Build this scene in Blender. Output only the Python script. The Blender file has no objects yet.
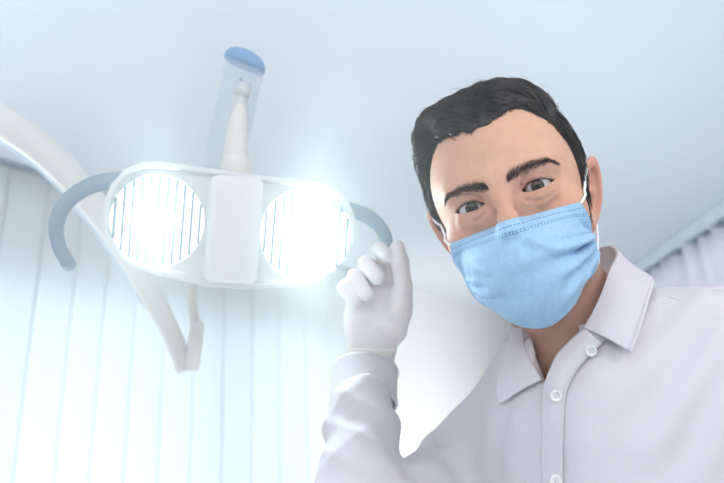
import bpy, math, random
import numpy as np
from mathutils import Vector, Matrix

rng = np.random.default_rng(7)
random.seed(7)
DEBUG = False
SC = bpy.context.scene
COL = SC.collection

# ------------------------------------------------------------------ camera frame
F = 640.0
CX, CY = 362.0, 241.5
CAMZ = 1.10
Uc = np.array([-98.0, 1827.0, -640.0]); Uc /= np.linalg.norm(Uc)
fw = np.array([0, 0, -1.0]); Fc = fw - fw.dot(Uc) * Uc; Fc /= np.linalg.norm(Fc)
Xc = np.cross(Fc, Uc)
RW = np.stack([Xc, Fc, Uc])            # rows: world axes in camera coords -> world = RW @ cam
CAM = np.array([0, 0, CAMZ])

def W(px, py, d):
    """world point that stands at depth d metres behind photograph position px, py"""
    c = np.array([(px - CX) / F * d, (CY - py) / F * d, -d])
    return CAM + RW @ c

def ray(px, py):
    v = RW @ np.array([(px - CX) / F, (CY - py) / F, -1.0])
    return v

def ray_z(px, py, z):
    v = ray(px, py); t = (z - CAMZ) / v[2]
    return CAM + v * t

def look_frame(px, py, roll_deg, yaw=0.0, pitch=0.0):
    """columns x (right), y (away from viewer), z (up) of a frame facing the camera"""
    a = ray(px, py); a = a / np.linalg.norm(a)
    right = RW @ np.array([1, 0, 0.0])
    right = right - right.dot(a) * a; right /= np.linalg.norm(right)
    up = np.cross(right, a)
    M = np.stack([right, a, up], axis=1)
    def R(ax, deg):
        return np.array(Matrix.Rotation(math.radians(deg), 3, ax))
    return M @ R('Y', -roll_deg) @ R('Z', yaw) @ R('X', pitch)

# ------------------------------------------------------------------ materials
def mat(name, col, rough=0.5, **kw):
    m = bpy.data.materials.new(name); m.use_nodes = True
    nt = m.node_tree; b = nt.nodes['Principled BSDF']
    b.inputs['Base Color'].default_value = (*col, 1)
    b.inputs['Roughness'].default_value = rough
    for k, v in kw.items():
        k = k.replace('_', ' ')
        if k in b.inputs:
            b.inputs[k].default_value = v
    return m

def noise_color(m, c1, c2, scale, detail=3, coord='Object', lo=0.35, hi=0.65):
    nt = m.node_tree; b = nt.nodes['Principled BSDF']
    tc = nt.nodes.new('ShaderNodeTexCoord'); n = nt.nodes.new('ShaderNodeTexNoise')
    n.inputs['Scale'].default_value = scale; n.inputs['Detail'].default_value = detail
    r = nt.nodes.new('ShaderNodeValToRGB')
    r.color_ramp.elements[0].position = lo; r.color_ramp.elements[1].position = hi
    r.color_ramp.elements[0].color = (*c1, 1); r.color_ramp.elements[1].color = (*c2, 1)
    nt.links.new(tc.outputs[coord], n.inputs['Vector'])
    nt.links.new(n.outputs['Fac'], r.inputs['Fac'])
    nt.links.new(r.outputs['Color'], b.inputs['Base Color'])
    return m

def bump(m, scale, strength, dist=0.001, kind='noise', coord='Object'):
    nt = m.node_tree; b = nt.nodes['Principled BSDF']
    tc = nt.nodes.new('ShaderNodeTexCoord')
    if kind == 'noise':
        n = nt.nodes.new('ShaderNodeTexNoise'); n.inputs['Scale'].default_value = scale
        n.inputs['Detail'].default_value = 4
        out = n.outputs['Fac']
    else:
        n = nt.nodes.new('ShaderNodeTexWave'); n.inputs['Scale'].default_value = scale
        n.bands_direction = 'DIAGONAL'
        out = n.outputs['Fac']
    bp = nt.nodes.new('ShaderNodeBump'); bp.inputs['Strength'].default_value = strength
    bp.inputs['Distance'].default_value = dist
    nt.links.new(tc.outputs[coord], n.inputs['Vector'])
    nt.links.new(out, bp.inputs['Height'])
    nt.links.new(bp.outputs['Normal'], b.inputs['Normal'])
    return m

M = {}
M['ceiling'] = noise_color(mat('ceiling_paint', (.68, .78, .86), .9), (.755, .81, .87), (.785, .835, .89), 1.5)
M['wall'] = noise_color(mat('wall_paint', (.86, .88, .88), .9), (.84, .865, .865), (.87, .89, .89), 2.0)
M['floor'] = noise_color(mat('vinyl_floor', (.6, .65, .68), .5), (.58, .62, .66), (.68, .71, .73), 6)
M['frame'] = noise_color(mat('window_frame_paint', (.8, .82, .84), .4), (.78, .8, .82), (.82, .84, .86), 8)
M['plastic'] = noise_color(mat('lamp_plastic', (.80, .85, .85), .35), (.84, .88, .89), (.88, .91, .91), 6)
M['plastic2'] = noise_color(mat('lamp_panel_plastic', (.9, .93, .93), .3), (.93, .95, .95), (.96, .97, .97), 6)
M['louvre'] = noise_color(mat('louvre_plastic', (.62, .74, .78), .5), (.36, .50, .57), (.42, .56, .62), 20)
M['handle'] = noise_color(mat('grey_handle_rubber', (.40, .50, .58), .45), (.25, .36, .47), (.30, .40, .50), 20)
M['blue'] = noise_color(mat('blue_cap_plastic', (.17, .37, .66), .4), (.16, .35, .63), (.19, .39, .68), 20)
M['arm'] = noise_color(mat('cream_enamel', (.82, .83, .80), .4), (.80, .81, .78), (.84, .85, .82), 5)
M['armstrip'] = noise_color(mat('pale_blue_strip', (.55, .70, .84), .35), (.52, .68, .82), (.58, .72, .86), 8)
M['stem'] = noise_color(mat('cream_stem', (.90, .90, .86), .4), (.88, .88, .84), (.92, .92, .88), 20)
M['rail'] = noise_color(mat('rail_aluminium', (.62, .68, .76), .4, Metallic=.2), (.70, .76, .84), (.76, .82, .88), 10)
M['raildark'] = noise_color(mat('rail_slot', (.22, .28, .36), .6), (.2, .26, .34), (.25, .31, .39), 10)
M['curtain'] = bump(noise_color(mat('curtain_cloth', (.66, .68, .76), .95), (.80, .79, .85), (.86, .85, .90), 7), 600, .3)
M['hair'] = noise_color(mat('dark_hair', (.02, .022, .03), .62), (.010, .010, .013), (.034, .030, .032), 60)
M['brow'] = mat('brow_hair', (.055, .038, .036), .7)
M['strand'] = noise_color(mat('hair_strand', (.03, .027, .03), .58), (.012, .012, .015), (.060, .052, .052), 45)
M['loop'] = bump(mat('elastic_cord', (.88, .9, .92), .8), 900, .5)
M['button'] = noise_color(mat('button_shell', (.80, .80, .79), .25), (.74, .74, .74), (.86, .86, .84), 300)
M['thread'] = mat('button_thread', (.72, .72, .75), .8)
M['lamp_glow'] = None

def emit(name, col, s):
    m = bpy.data.materials.new(name); m.use_nodes = True
    nt = m.node_tree; nt.nodes.clear()
    e = nt.nodes.new('ShaderNodeEmission'); e.inputs[0].default_value = (*col, 1); e.inputs[1].default_value = s
    o = nt.nodes.new('ShaderNodeOutputMaterial'); nt.links.new(e.outputs[0], o.inputs[0])
    return m
M['glow'] = emit('lamp_light', (.78, .97, 1.0), 470.0)
M['glow_rim'] = emit('reflector_light', (.88, .97, 1.0), 2.2)

def translucent(name, col, fac, trans_col=None):
    m = bpy.data.materials.new(name); m.use_nodes = True
    nt = m.node_tree; nt.nodes.clear()
    tc = nt.nodes.new('ShaderNodeTexCoord'); n = nt.nodes.new('ShaderNodeTexNoise'); n.inputs['Scale'].default_value = 40
    r = nt.nodes.new('ShaderNodeMix'); r.data_type = 'RGBA'
    r.inputs[6].default_value = (*[c * .96 for c in col], 1); r.inputs[7].default_value = (*col, 1)
    nt.links.new(tc.outputs['Object'], n.inputs['Vector']); nt.links.new(n.outputs['Fac'], r.inputs[0])
    d = nt.nodes.new('ShaderNodeBsdfDiffuse'); t = nt.nodes.new('ShaderNodeBsdfTranslucent')
    nt.links.new(r.outputs[2], d.inputs[0]); t.inputs[0].default_value = (*(trans_col or col), 1)
    mx = nt.nodes.new('ShaderNodeMixShader'); mx.inputs[0].default_value = fac
    nt.links.new(d.outputs[0], mx.inputs[1]); nt.links.new(t.outputs[0], mx.inputs[2])
    o = nt.nodes.new('ShaderNodeOutputMaterial'); nt.links.new(mx.outputs[0], o.inputs[0])
    return m
M['vane'] = translucent('blind_fabric', (.86, .90, .92), .3, (.84, .92, .94))

def clearish(name, col, alpha):
    m = bpy.data.materials.new(name); m.use_nodes = True
    nt = m.node_tree; nt.nodes.clear()
    g = nt.nodes.new('ShaderNodeBsdfPrincipled'); g.inputs['Base Color'].default_value = (*col, 1); g.inputs['Roughness'].default_value = .25
    t = nt.nodes.new('ShaderNodeBsdfTransparent'); t.inputs[0].default_value = (.97, .985, 1, 1)
    mx = nt.nodes.new('ShaderNodeMixShader'); mx.inputs[0].default_value = alpha
    nt.links.new(t.outputs[0], mx.inputs[1]); nt.links.new(g.outputs[0], mx.inputs[2])
    o = nt.nodes.new('ShaderNodeOutputMaterial'); nt.links.new(mx.outputs[0], o.inputs[0])
    return m
M['clear'] = clearish('clear_plastic', (.85, .91, .97), .17)
M['pane'] = clearish('window_glass', (.9, .95, .97), .08)

# skin : colour attribute carries the skin tint (beard stubble, redness, darker lids)
def skin_mat():
    m = mat('skin', (.7, .45, .35), .5)
    nt = m.node_tree; b = nt.nodes['Principled BSDF']
    a = nt.nodes.new('ShaderNodeAttribute'); a.attribute_name = 'tint'
    n = nt.nodes.new('ShaderNodeTexNoise'); n.inputs['Scale'].default_value = 90; n.inputs['Detail'].default_value = 5
    tc = nt.nodes.new('ShaderNodeTexCoord'); nt.links.new(tc.outputs['Object'], n.inputs['Vector'])
    mx = nt.nodes.new('ShaderNodeMix'); mx.data_type = 'RGBA'; mx.blend_type = 'MULTIPLY'; mx.inputs[0].default_value = 1
    r = nt.nodes.new('ShaderNodeValToRGB'); r.color_ramp.elements[0].color = (.95, .935, .92, 1); r.color_ramp.elements[1].color = (1, 1, 1, 1)
    r.color_ramp.elements[0].position = .35; r.color_ramp.elements[1].position = .6
    nt.links.new(n.outputs['Fac'], r.inputs[0]); nt.links.new(a.outputs['Color'], mx.inputs[6]); nt.links.new(r.outputs[0], mx.inputs[7])
    nt.links.new(mx.outputs[2], b.inputs['Base Color'])
    b.inputs['Subsurface Weight'].default_value = .25
    b.inputs['Subsurface Radius'].default_value = (1.0, .35, .2)
    b.inputs['Subsurface Scale'].default_value = .006
    b.inputs['Specular IOR Level'].default_value = .22
    b.inputs['Roughness'].default_value = .58
    n2 = nt.nodes.new('ShaderNodeTexNoise'); n2.inputs['Scale'].default_value = 700; nt.links.new(tc.outputs['Object'], n2.inputs['Vector'])
    bp = nt.nodes.new('ShaderNodeBump'); bp.inputs['Strength'].default_value = .25; bp.inputs['Distance'].default_value = .0006
    nt.links.new(n2.outputs['Fac'], bp.inputs['Height']); nt.links.new(bp.outputs['Normal'], b.inputs['Normal'])
    return m
M['skin'] = skin_mat()

def shirt_mat():
    m = mat('white_twill', (.80, .79, .84), .8)
    noise_color(m, (.62, .59, .635), (.65, .62, .665), 14)
    b = m.node_tree.nodes['Principled BSDF']
    bump(m, 420, .22, .0006, 'wave')
    b.inputs['Sheen Weight'].default_value = .15
    return m
M['shirt'] = shirt_mat()
M['seam'] = mat('seam_thread', (.64, .62, .68), .9)

def glove_mat():
    m = mat('latex_glove', (.90, .85, .86), .45)
    noise_color(m, (.86, .80, .83), (.92, .87, .87), 25)
    b = m.node_tree.nodes['Principled BSDF']
    b.inputs['Subsurface Weight'].default_value = .3; b.inputs['Subsurface Radius'].default_value = (1, .6, .5)
    b.inputs['Subsurface Scale'].default_value = .01
    bump(m, 130, .2, .001)
    return m
M['glove'] = glove_mat()
M['glovecuff'] = noise_color(mat('latex_rolled_edge', (.88, .87, .82), .5), (.86, .85, .8), (.9, .89, .85), 30)

def mask_mat():
    m = mat('mask_nonwoven', (.4, .66, .88), .75)
    nt = m.node_tree; b = nt.nodes['Principled BSDF']
    uv = nt.nodes.new('ShaderNodeUVMap'); uv.uv_map = 'UVMap'
    sep = nt.nodes.new('ShaderNodeSeparateXYZ'); nt.links.new(uv.outputs[0], sep.inputs[0])
    def math_(op, a, c, clamp=False):
        n = nt.nodes.new('ShaderNodeMath'); n.operation = op; n.use_clamp = clamp
        for i, v in enumerate((a, c)):
            if v is None: continue
            if isinstance(v, (int, float)): n.inputs[i].default_value = v
            else: nt.links.new(v, n.inputs[i])
        return n.outputs[0]
    U, V = sep.outputs[0], sep.outputs[1]
    dash = math_('GREATER_THAN', math_('FRACT', math_('MULTIPLY', U, 50.0), None), .45)
    lines = None
    for v0 in (.080, .148, .172):
        l = math_('LESS_THAN', math_('ABSOLUTE', math_('SUBTRACT', V, v0), None), .0062)
        lines = l if lines is None else math_('MAXIMUM', lines, l)
    stitch = math_('MULTIPLY', lines, dash)
    # crosshatched weld blocks down both sides
    au = math_('ABSOLUTE', math_('SUBTRACT', U, .5), None)
    band = math_('MULTIPLY', math_('GREATER_THAN', au, .448), math_('LESS_THAN', au, .486))
    band = math_('MULTIPLY', band, math_('GREATER_THAN', V, .24))
    dots = math_('MULTIPLY', math_('GREATER_THAN', math_('FRACT', math_('MULTIPLY', U, 115.0), None), .5),
                 math_('GREATER_THAN', math_('FRACT', math_('MULTIPLY', V, 42.0), None), .5))
    weld = math_('MULTIPLY', band, dots)
    marks = math_('MAXIMUM', stitch, math_('MULTIPLY', weld, .85))
    n = nt.nodes.new('ShaderNodeTexNoise'); n.inputs['Scale'].default_value = 300; n.inputs['Detail'].default_value = 3
    tc = nt.nodes.new('ShaderNodeTexCoord'); nt.links.new(tc.outputs['Object'], n.inputs['Vector'])
    r = nt.nodes.new('ShaderNodeValToRGB')
    r.color_ramp.elements[0].color = (.32, .52, .73, 1); r.color_ramp.elements[1].color = (.37, .57, .77, 1)
    r.color_ramp.elements[0].position = .35; r.color_ramp.elements[1].position = .65
    nt.links.new(n.outputs['Fac'], r.inputs[0])
    mx = nt.nodes.new('ShaderNodeMix'); mx.data_type = 'RGBA'
    nt.links.new(marks, mx.inputs[0]); nt.links.new(r.outputs[0], mx.inputs[6]); mx.inputs[7].default_value = (.07, .22, .42, 1)
    nt.links.new(mx.outputs[2], b.inputs['Base Color'])
    bp = nt.nodes.new('ShaderNodeBump'); bp.inputs['Strength'].default_value = .3; bp.inputs['Distance'].default_value = .0005
    nt.links.new(n.outputs['Fac'], bp.inputs['Height']); nt.links.new(bp.outputs['Normal'], b.inputs['Normal'])
    return m
M['mask'] = mask_mat()

# ------------------------------------------------------------------ mesh helpers
def mesh_obj(name, verts, faces, m, parent=None, smooth=True, uvs=None, mats=None, fmat=None):
    me = bpy.data.meshes.new(name)
    me.from_pydata([tuple(map(float, v)) for v in verts], [], [tuple(map(int, f)) for f in faces])
    for q in (mats or [m]): me.materials.append(q)
    if fmat is not None:
        me.polygons.foreach_set('material_index', np.asarray(fmat, dtype=np.int32))
    me.polygons.foreach_set('use_smooth', np.full(len(me.polygons), smooth))
    if uvs is not None:
        ul = me.uv_layers.new(name='UVMap')
        li = np.empty(len(me.loops), dtype=np.int32); me.loops.foreach_get('vertex_index', li)
        ul.data.foreach_set('uv', np.asarray(uvs, dtype=np.float32)[li].ravel())
    me.update()
    o = bpy.data.objects.new(name, me); COL.objects.link(o)
    if parent: attach(o, parent)
    return o

def attach(o, parent):
    """verts are given in world space: keep them there under the parent"""
    root = parent
    o.parent = parent
    o.matrix_parent_inverse = world_of(parent).inverted()

def world_of(o):
    m = Matrix.LocRotScale(o.location, o.rotation_euler, o.scale)
    if o.parent: m = world_of(o.parent) @ o.matrix_parent_inverse @ m
    return m

def thing(name, label, cat, loc, group=None):
    o = bpy.data.objects.new(name, None); COL.objects.link(o)
    o.location = tuple(loc); o.empty_display_size = .05
    o['label'] = label; o['category'] = cat
    if group: o['group'] = group
    return o

def tag(o, label, cat, group=None):
    o['label'] = label; o['category'] = cat
    if group: o['group'] = group
    return o

def box_vf(c, ax, half):
    c = np.asarray(c); v = []
    for sx in (-1, 1):
        for sy in (-1, 1):
            for sz in (-1, 1):
                v.append(c + ax[:, 0] * sx * half[0] + ax[:, 1] * sy * half[1] + ax[:, 2] * sz * half[2])
    f = [(0, 1, 3, 2), (4, 6, 7, 5), (0, 4, 5, 1), (2, 3, 7, 6), (0, 2, 6, 4), (1, 5, 7, 3)]
    return v, f

I3 = np.eye(3)
class MB:
    def __init__(s): s.v = []; s.f = []
    def add(s, v, f):
        n = len(s.v); s.v += list(v); s.f += [tuple(i + n for i in q) for q in f]; return s
    def box(s, c, half, ax=I3): return s.add(*box_vf(c, ax, half))
    def tube(s, pts, rads, n=14, cap=True):
        return s.add(*tube_vf(pts, rads, n, cap))
    def build(s, name, m, parent=None, smooth=False, bevel=0, sub=0):
        o = mesh_obj(name, s.v, s.f, m, parent, smooth)
        if bevel:
            b = o.modifiers.new('bevel', 'BEVEL'); b.width = bevel; b.segments = 3; b.limit_method = 'ANGLE'
            o.data.polygons.foreach_set('use_smooth', np.full(len(o.data.polygons), True))
            w = o.modifiers.new('wn', 'WEIGHTED_NORMAL')
        return o

def catmull(pts, n):
    pts = np.asarray(pts, float); P = np.vstack([2 * pts[0] - pts[1], pts, 2 * pts[-1] - pts[-2]])
    out = []
    for i in range(1, len(P) - 2):
        for t in np.linspace(0, 1, n, endpoint=False):
            a, b, c, d = P[i - 1], P[i], P[i + 1], P[i + 2]
            out.append(.5 * (2 * b + (c - a) * t + (2 * a - 5 * b + 4 * c - d) * t * t + (3 * b - a - 3 * c + d) * t ** 3))
    out.append(P[-2]); return np.array(out)

def tube_vf(pts, rads, n=14, cap=True, flat=1.0):
    pts = np.asarray(pts, float); k = len(pts)
    rads = np.broadcast_to(np.asarray(rads, float), (k,)) if np.ndim(rads) < 2 else rads
    T = np.gradient(pts, axis=0); T /= np.linalg.norm(T, axis=1)[:, None] + 1e-12
    ref = np.array([0, 0, 1.0]) if abs(T[0][2]) < .9 else np.array([1.0, 0, 0])
    u = np.cross(T[0], ref); u /= np.linalg.norm(u); v = []
    for i in range(k):
        u = u - u.dot(T[i]) * T[i]; u /= np.linalg.norm(u); w = np.cross(T[i], u)
        for j in range(n):
            a = 2 * math.pi * j / n
            v.append(pts[i] + rads[i] * (math.cos(a) * u + flat * math.sin(a) * w))
    f = []
    for i in range(k - 1):
        for j in range(n):
            a, b = i * n + j, i * n + (j + 1) % n
            f.append((a, b, b + n, a + n))
    if cap:
        f.append(tuple(range(n - 1, -1, -1))); f.append(tuple(range((k - 1) * n, k * n)))
    return v, f

def grid_vf(P):
    a, b = P.shape[:2]; f = []
    for i in range(a - 1):
        for j in range(b - 1):
            f.append((i * b + j, i * b + j + 1, (i + 1) * b + j + 1, (i + 1) * b + j))
    return P.reshape(-1, 3), f

# ------------------------------------------------------------------ distance fields
def smin(a, b, k):
    h = np.clip(.5 + .5 * (b - a) / k, 0, 1)
    return b * (1 - h) + a * h - k * h * (1 - h)
def smax(a, b, k): return -smin(-a, -b, k)
def sph(p, c, r): return np.linalg.norm(p - np.asarray(c, p.dtype), axis=-1) - r
def ell(p, c, r, Rm=None):
    q = p - np.asarray(c, p.dtype)
    if Rm is not None: q = q @ Rm
    r = np.asarray(r, p.dtype)
    k0 = np.linalg.norm(q / r, axis=-1); k1 = np.linalg.norm(q / (r * r), axis=-1)
    return k0 * (k0 - 1) / (k1 + 1e-9)
def cone(p, a, b, ra, rb):
    a = np.asarray(a, p.dtype); b = np.asarray(b, p.dtype); d = b - a
    t = np.clip(((p - a) @ d) / d.dot(d), 0, 1)
    return np.linalg.norm(p - a - t[..., None] * d, axis=-1) - (ra + (rb - ra) * t)
def chain(p, pts, rs, k=.004):
    o = None
    for i in range(len(pts) - 1):
        c = cone(p, pts[i], pts[i + 1], rs[i], rs[i + 1])
        o = c if o is None else smin(o, c, k)
    return o
def rbox(p, c, half, r, Rm=None):
    q = p - np.asarray(c, p.dtype)
    if Rm is not None: q = q @ Rm
    q = np.abs(q) - (np.asarray(half, p.dtype) - r)
    return np.linalg.norm(np.maximum(q, 0), axis=-1) + np.minimum(q.max(-1), 0) - r

def nets(f, lo, hi, h, newton=2):
    lo = np.asarray(lo, float); hi = np.asarray(hi, float)
    n = np.ceil((hi - lo) / h).astype(int) + 1
    ax = [(lo[i] + h * np.arange(n[i])).astype(np.float32) for i in range(3)]
    G = np.empty(n, np.float32)
    for i in range(0, n[0], 8):
        X, Y, Z = np.meshgrid(ax[0][i:i + 8], ax[1], ax[2], indexing='ij')
        G[i:i + 8] = f(np.stack([X, Y, Z], -1))
    s = G < 0
    cnt = np.zeros(n - 1, np.float32); acc = np.zeros((*(n - 1), 3), np.float32)
    for a in range(3):
        sl0 = [slice(None)] * 3; sl1 = [slice(None)] * 3
        sl0[a] = slice(0, -1); sl1[a] = slice(1, None)
        g0, g1 = G[tuple(sl0)], G[tuple(sl1)]
        cr = (s[tuple(sl0)] != s[tuple(sl1)])
        t = np.where(cr, g0 / np.where(cr, g0 - g1, 1), 0)
        b, c = [q for q in range(3) if q != a]
        for ob in (0, 1):
            for oc in (0, 1):
                sl = [slice(None)] * 3
                sl[b] = slice(ob, n[b] - 1 + ob); sl[c] = slice(oc, n[c] - 1 + oc)
                cc = cr[tuple(sl)]; tt = t[tuple(sl)]
                cnt += cc
                acc[..., a] += tt * cc; acc[..., b] += ob * cc; acc[..., c] += oc * cc
    act = cnt > 0
    idx = -np.ones(n - 1, np.int64); ijk = np.argwhere(act); idx[act] = np.arange(len(ijk))
    V = lo + h * (ijk + acc[act] / cnt[act][:, None])
    faces = []
    for a in range(3):
        b, c = (a + 1) % 3, (a + 2) % 3
        sl0 = [slice(None)] * 3; sl1 = [slice(None)] * 3
        sl0[a] = slice(0, -1); sl1[a] = slice(1, None)
        cr = s[tuple(sl0)] != s[tuple(sl1)]
        e = np.argwhere(cr)
        e = e[(e[:, b] > 0) & (e[:, c] > 0) & (e[:, b] < n[b] - 1) & (e[:, c] < n[c] - 1)]
        ins = s[e[:, 0], e[:, 1], e[:, 2]]
        def cell(db, dc):
            q = e.copy(); q[:, b] -= db; q[:, c] -= dc
            return idx[q[:, 0], q[:, 1], q[:, 2]]
        q = np.stack([cell(1, 1), cell(0, 1), cell(0, 0), cell(1, 0)], 1)
        q[~ins] = q[~ins][:, ::-1]
        faces.append(q)
    Fq = np.vstack(faces)
    V = V.astype(np.float64)
    for _ in range(newton):
        d, g = dgrad(f, V)
        g2 = (g * g).sum(1) + 1e-9
        st = np.clip(d / g2, -h, h)
        V = V - .9 * st[:, None] * g
    return V, Fq

def dgrad(f, V, e=4e-4):
    d = f(V); g = np.stack([(f(V + o) - f(V - o)) / (2 * e) for o in np.eye(3) * e], 1)
    return d, g

def poly2(q, P):
    """signed distance to 2-D polygon"""
    P = np.asarray(P, float); n = len(P)
    d = np.full(q.shape[:-1], 1e9); s = np.ones(q.shape[:-1])
    for i in range(n):
        a, b = P[i], P[i - 1]
        e = b - a; w = q - a
        t = np.clip((w @ e) / e.dot(e), 0, 1)
        bb = w - t[..., None] * e
        d = np.minimum(d, (bb ** 2).sum(-1))
        c1 = q[..., 1] >= a[1]; c2 = q[..., 1] < b[1]; c3 = e[0] * w[..., 1] > e[1] * w[..., 0]
        fl = (c1 & c2 & c3) | (~c1 & ~c2 & ~c3)
        s = np.where(fl, -s, s)
    return s * np.sqrt(d)

def march(f, px, py, d0, d1, n=200):
    """first surface met along the sight line"""
    ds = np.linspace(d0, d1, n); P = np.array([W(px, py, d) for d in ds]); v = f(P)
    i = np.argmax(v < 0)
    if v[i] >= 0: return None
    if i == 0: return P[0]
    t = v[i - 1] / (v[i - 1] - v[i]); return W(px, py, ds[i - 1] + t * (ds[i] - ds[i - 1]))


# ================================================================== ROOM
CEIL = 2.40
WA = np.array([-1.49093, 2.37809, 0.0]); WT = np.array([.599376, .800467, 0.0]); WN = np.array([.800467, -.599376, 0.0])
ZU = np.array([0, 0, 1.0])
WAX = np.stack([WT, WN, ZU], 1)          # along wall, into room, up
def wp(t, n, z): return WA + WT * t + WN * n + ZU * z
def struct(o):
    o['kind'] = 'structure'; return o

struct(MB().box((.3, 2.6, -.05), (4.5, 6.2, .05)).build('floor', M['floor']))
struct(MB().box((.3, 2.6, CEIL + .05), (4.5, 6.2, .05)).build('ceiling', M['ceiling']))
WIN = (-1.0, 2.15, .75, 1.90)            # window opening on the left wall: t0 t1 z0 z1
wl = MB()
def wallbox(t0, t1, z0, z1):
    wl.box(wp((t0 + t1) / 2, -.06, (z0 + z1) / 2), ((t1 - t0) / 2, .06, (z1 - z0) / 2), WAX)
wallbox(-2.6, WIN[0], 0, CEIL); wallbox(WIN[1], 6.0, 0, CEIL)
wallbox(WIN[0], WIN[1], 0, WIN[2]); wallbox(WIN[0], WIN[1], WIN[3], CEIL)
struct(wl.build('wall_left', M['wall']))
wf = MB()
for t in (WIN[0] + .03, .1, 1.18, WIN[1] - .03):
    wf.box(wp(t, -.06, (WIN[2] + WIN[3]) / 2), (.03, .03, (WIN[3] - WIN[2]) / 2 - .001), WAX)
for z in (WIN[2] + .03, WIN[3] - .03):
    wf.box(wp((WIN[0] + WIN[1]) / 2, -.06, z), ((WIN[1] - WIN[0]) / 2 - .001, .03, .029), WAX)
wo = struct(wf.build('window_1', M['frame']))
MB().box(wp((WIN[0] + WIN[1]) / 2, -.06, (WIN[2] + WIN[3]) / 2), ((WIN[1] - WIN[0]) / 2 - .01, .003, (WIN[3] - WIN[2]) / 2 - .01), WAX).build('window_pane', M['pane'], wo)
# back wall and right wall
E = wp(6.0, 0, 0)
struct(MB().box((2.6, E[1] + .5, CEIL / 2), (2.2, .06, CEIL / 2)).build('wall_back', M['wall']))
struct(MB().box((4.2, 2.6, CEIL / 2), (.06, 5.0, CEIL / 2)).build('wall_right', M['wall']))

# vertical blind
bl = thing('vertical_blind', 'white vertical blind hanging full length over the glowing window on the left wall', 'blind', wp(.9, .1, CEIL - .06))
ts = [-.42, -.28, -.135, .02, .185, .34, .485, .64, .805, .98, 1.165, 1.36, 1.565, 1.785, 2.0]
MB().box(wp((ts[0] + ts[-1]) / 2 + .1, .075, CEIL - .028), ((ts[-1] - ts[0]) / 2 + .2, .03, .026), WAX).build('headrail', M['rail'], bl, bevel=.004)
MB().box(wp((ts[0] + ts[-1]) / 2 + .1, .075, CEIL - .063), ((ts[-1] - ts[0]) / 2 + .19, .021, .008), WAX).build('rail_slot', M['raildark'], bl)
for i, t in enumerate(ts):
    w = ((ts[i + 1] - t) if i + 1 < len(ts) else .21) * .515
    c = t + w * .92
    a = math.radians(3.0 + .4 * math.sin(i * 2.1))
    zt, zb = CEIL - .075, .12
    P = np.zeros((14, 9, 3))
    for r in range(14):
        z = zt + (zb - zt) * r / 13
        for q in range(9):
            s = (q / 8 - .5) * 2
            n = math.sin(a) * s * w + .006 * (1 - s * s)
            P[r, q] = wp(c + math.cos(a) * s * w, .075 + n, z)
    v, f = grid_vf(P)
    o = mesh_obj('vane', v, f, M['vane'], bl)
    sm = o.modifiers.new('thick', 'SOLIDIFY'); sm.thickness = .0012
    MB().box(wp(c, .075, CEIL - .072), (.012, .004, .009), WAX).build('hanger', M['raildark'], o)

# curtain and its ceiling track on the right
C0 = ray_z(640, 261, CEIL)[:2]; C1 = ray_z(724, 201, CEIL)[:2]
cd = (C1 - C0) / np.linalg.norm(C1 - C0); cn = np.array([cd[1], -cd[0]])
if cn[0] > 0: cn = -cn
CAX = np.array([[cd[0], cn[0], 0], [cd[1], cn[1], 0], [0, 0, 1.0]])
def cp(s, n, z): q = C0 + cd * s + cn * n; return np.array([q[0], q[1], z])
L = np.linalg.norm(C1 - C0)
cu = thing('privacy_curtain', 'pale pleated curtain hanging from a straight ceiling track behind the shirt shoulder', 'curtain', cp(L / 2, 0, CEIL - .12))
MB().box(cp(L / 2, 0, CEIL - .045), (L / 2 + 1.2, .018, .043), CAX).build('track', M['rail'], cu, bevel=.004)
S = np.linspace(-1.1, L + 1.1, 900); P = np.zeros((16, 900, 3))
for r in range(16):
    z = CEIL - .112 + (0.06 - CEIL + .112) * r / 15
    for q, s in enumerate(S):
        ph = s * 2 * math.pi / .155 + .9 * math.sin(s * 5.3) + .5 * math.sin(s * 13 + 1)
        amp = .045 * (1 + .35 * math.sin(s * 9 + 2)) * (.85 + .3 * r / 15)
        P[r, q] = cp(s + .008 * math.sin(ph * 2), amp * math.sin(ph) + .004 * math.sin(ph * 2.3 + r * .3), z + .010 * math.sin(ph * .5 + 1) * (r == 0))
v, f = grid_vf(P)
o = mesh_obj('curtain_cloth', v, f, M['curtain'], cu); o.modifiers.new('thick', 'SOLIDIFY').thickness = .002
for k in range(16):
    s = -1.0 + k * .155 * 1.0 + .02 * math.sin(k * 3)
    if s > L + 1.05: break
    h = MB().box(cp(s, 0, CEIL - .102), (.024, .010, .018), CAX).build('glider_hook', M['raildark'], cu, bevel=.003)

# ================================================================== DENTAL LIGHT
LPX, LPY, LD = 233.0, 228.0, .82
LM = look_frame(LPX, LPY, -4.5, 0, 0); LO = W(LPX, LPY, LD); K = F / LD
LR = math.radians(4.5)
def lq(px, py):
    """photograph offset to the lamp's own flat coordinates, metres"""
    x, y = px - LPX, -(py - LPY)
    return np.array([(x * math.cos(LR) - y * math.sin(LR)) / K, (x * math.sin(LR) + y * math.cos(LR)) / K])
def LL(x, z, y=0.0): return LO + LM @ np.array([x, y, z])
def lp(px, py, y=0.0): a = lq(px, py); return LL(a[0], a[1], y)
lampt = thing('dental_light', 'white twin-lens dental operating light switched on, left of the masked man', 'lamp', LO + LM @ np.array([0, .05, 0]))
out = [(147, 164), (163, 163), (237, 172), (318, 181), (336, 186), (350, 200), (357, 217), (358, 233), (351, 256), (338, 272),
       (318, 283), (290, 288), (245, 290), (205, 286), (160, 274), (134, 265), (119, 252), (110, 232), (110, 208), (118, 186), (131, 171)]
OP = np.array([lq(*p) for p in out])
cL, cR, rL, rR = lq(160, 221), lq(307, 235), 45 / K, 47 / K
def tol(p): return (p - LO) @ LM
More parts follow.
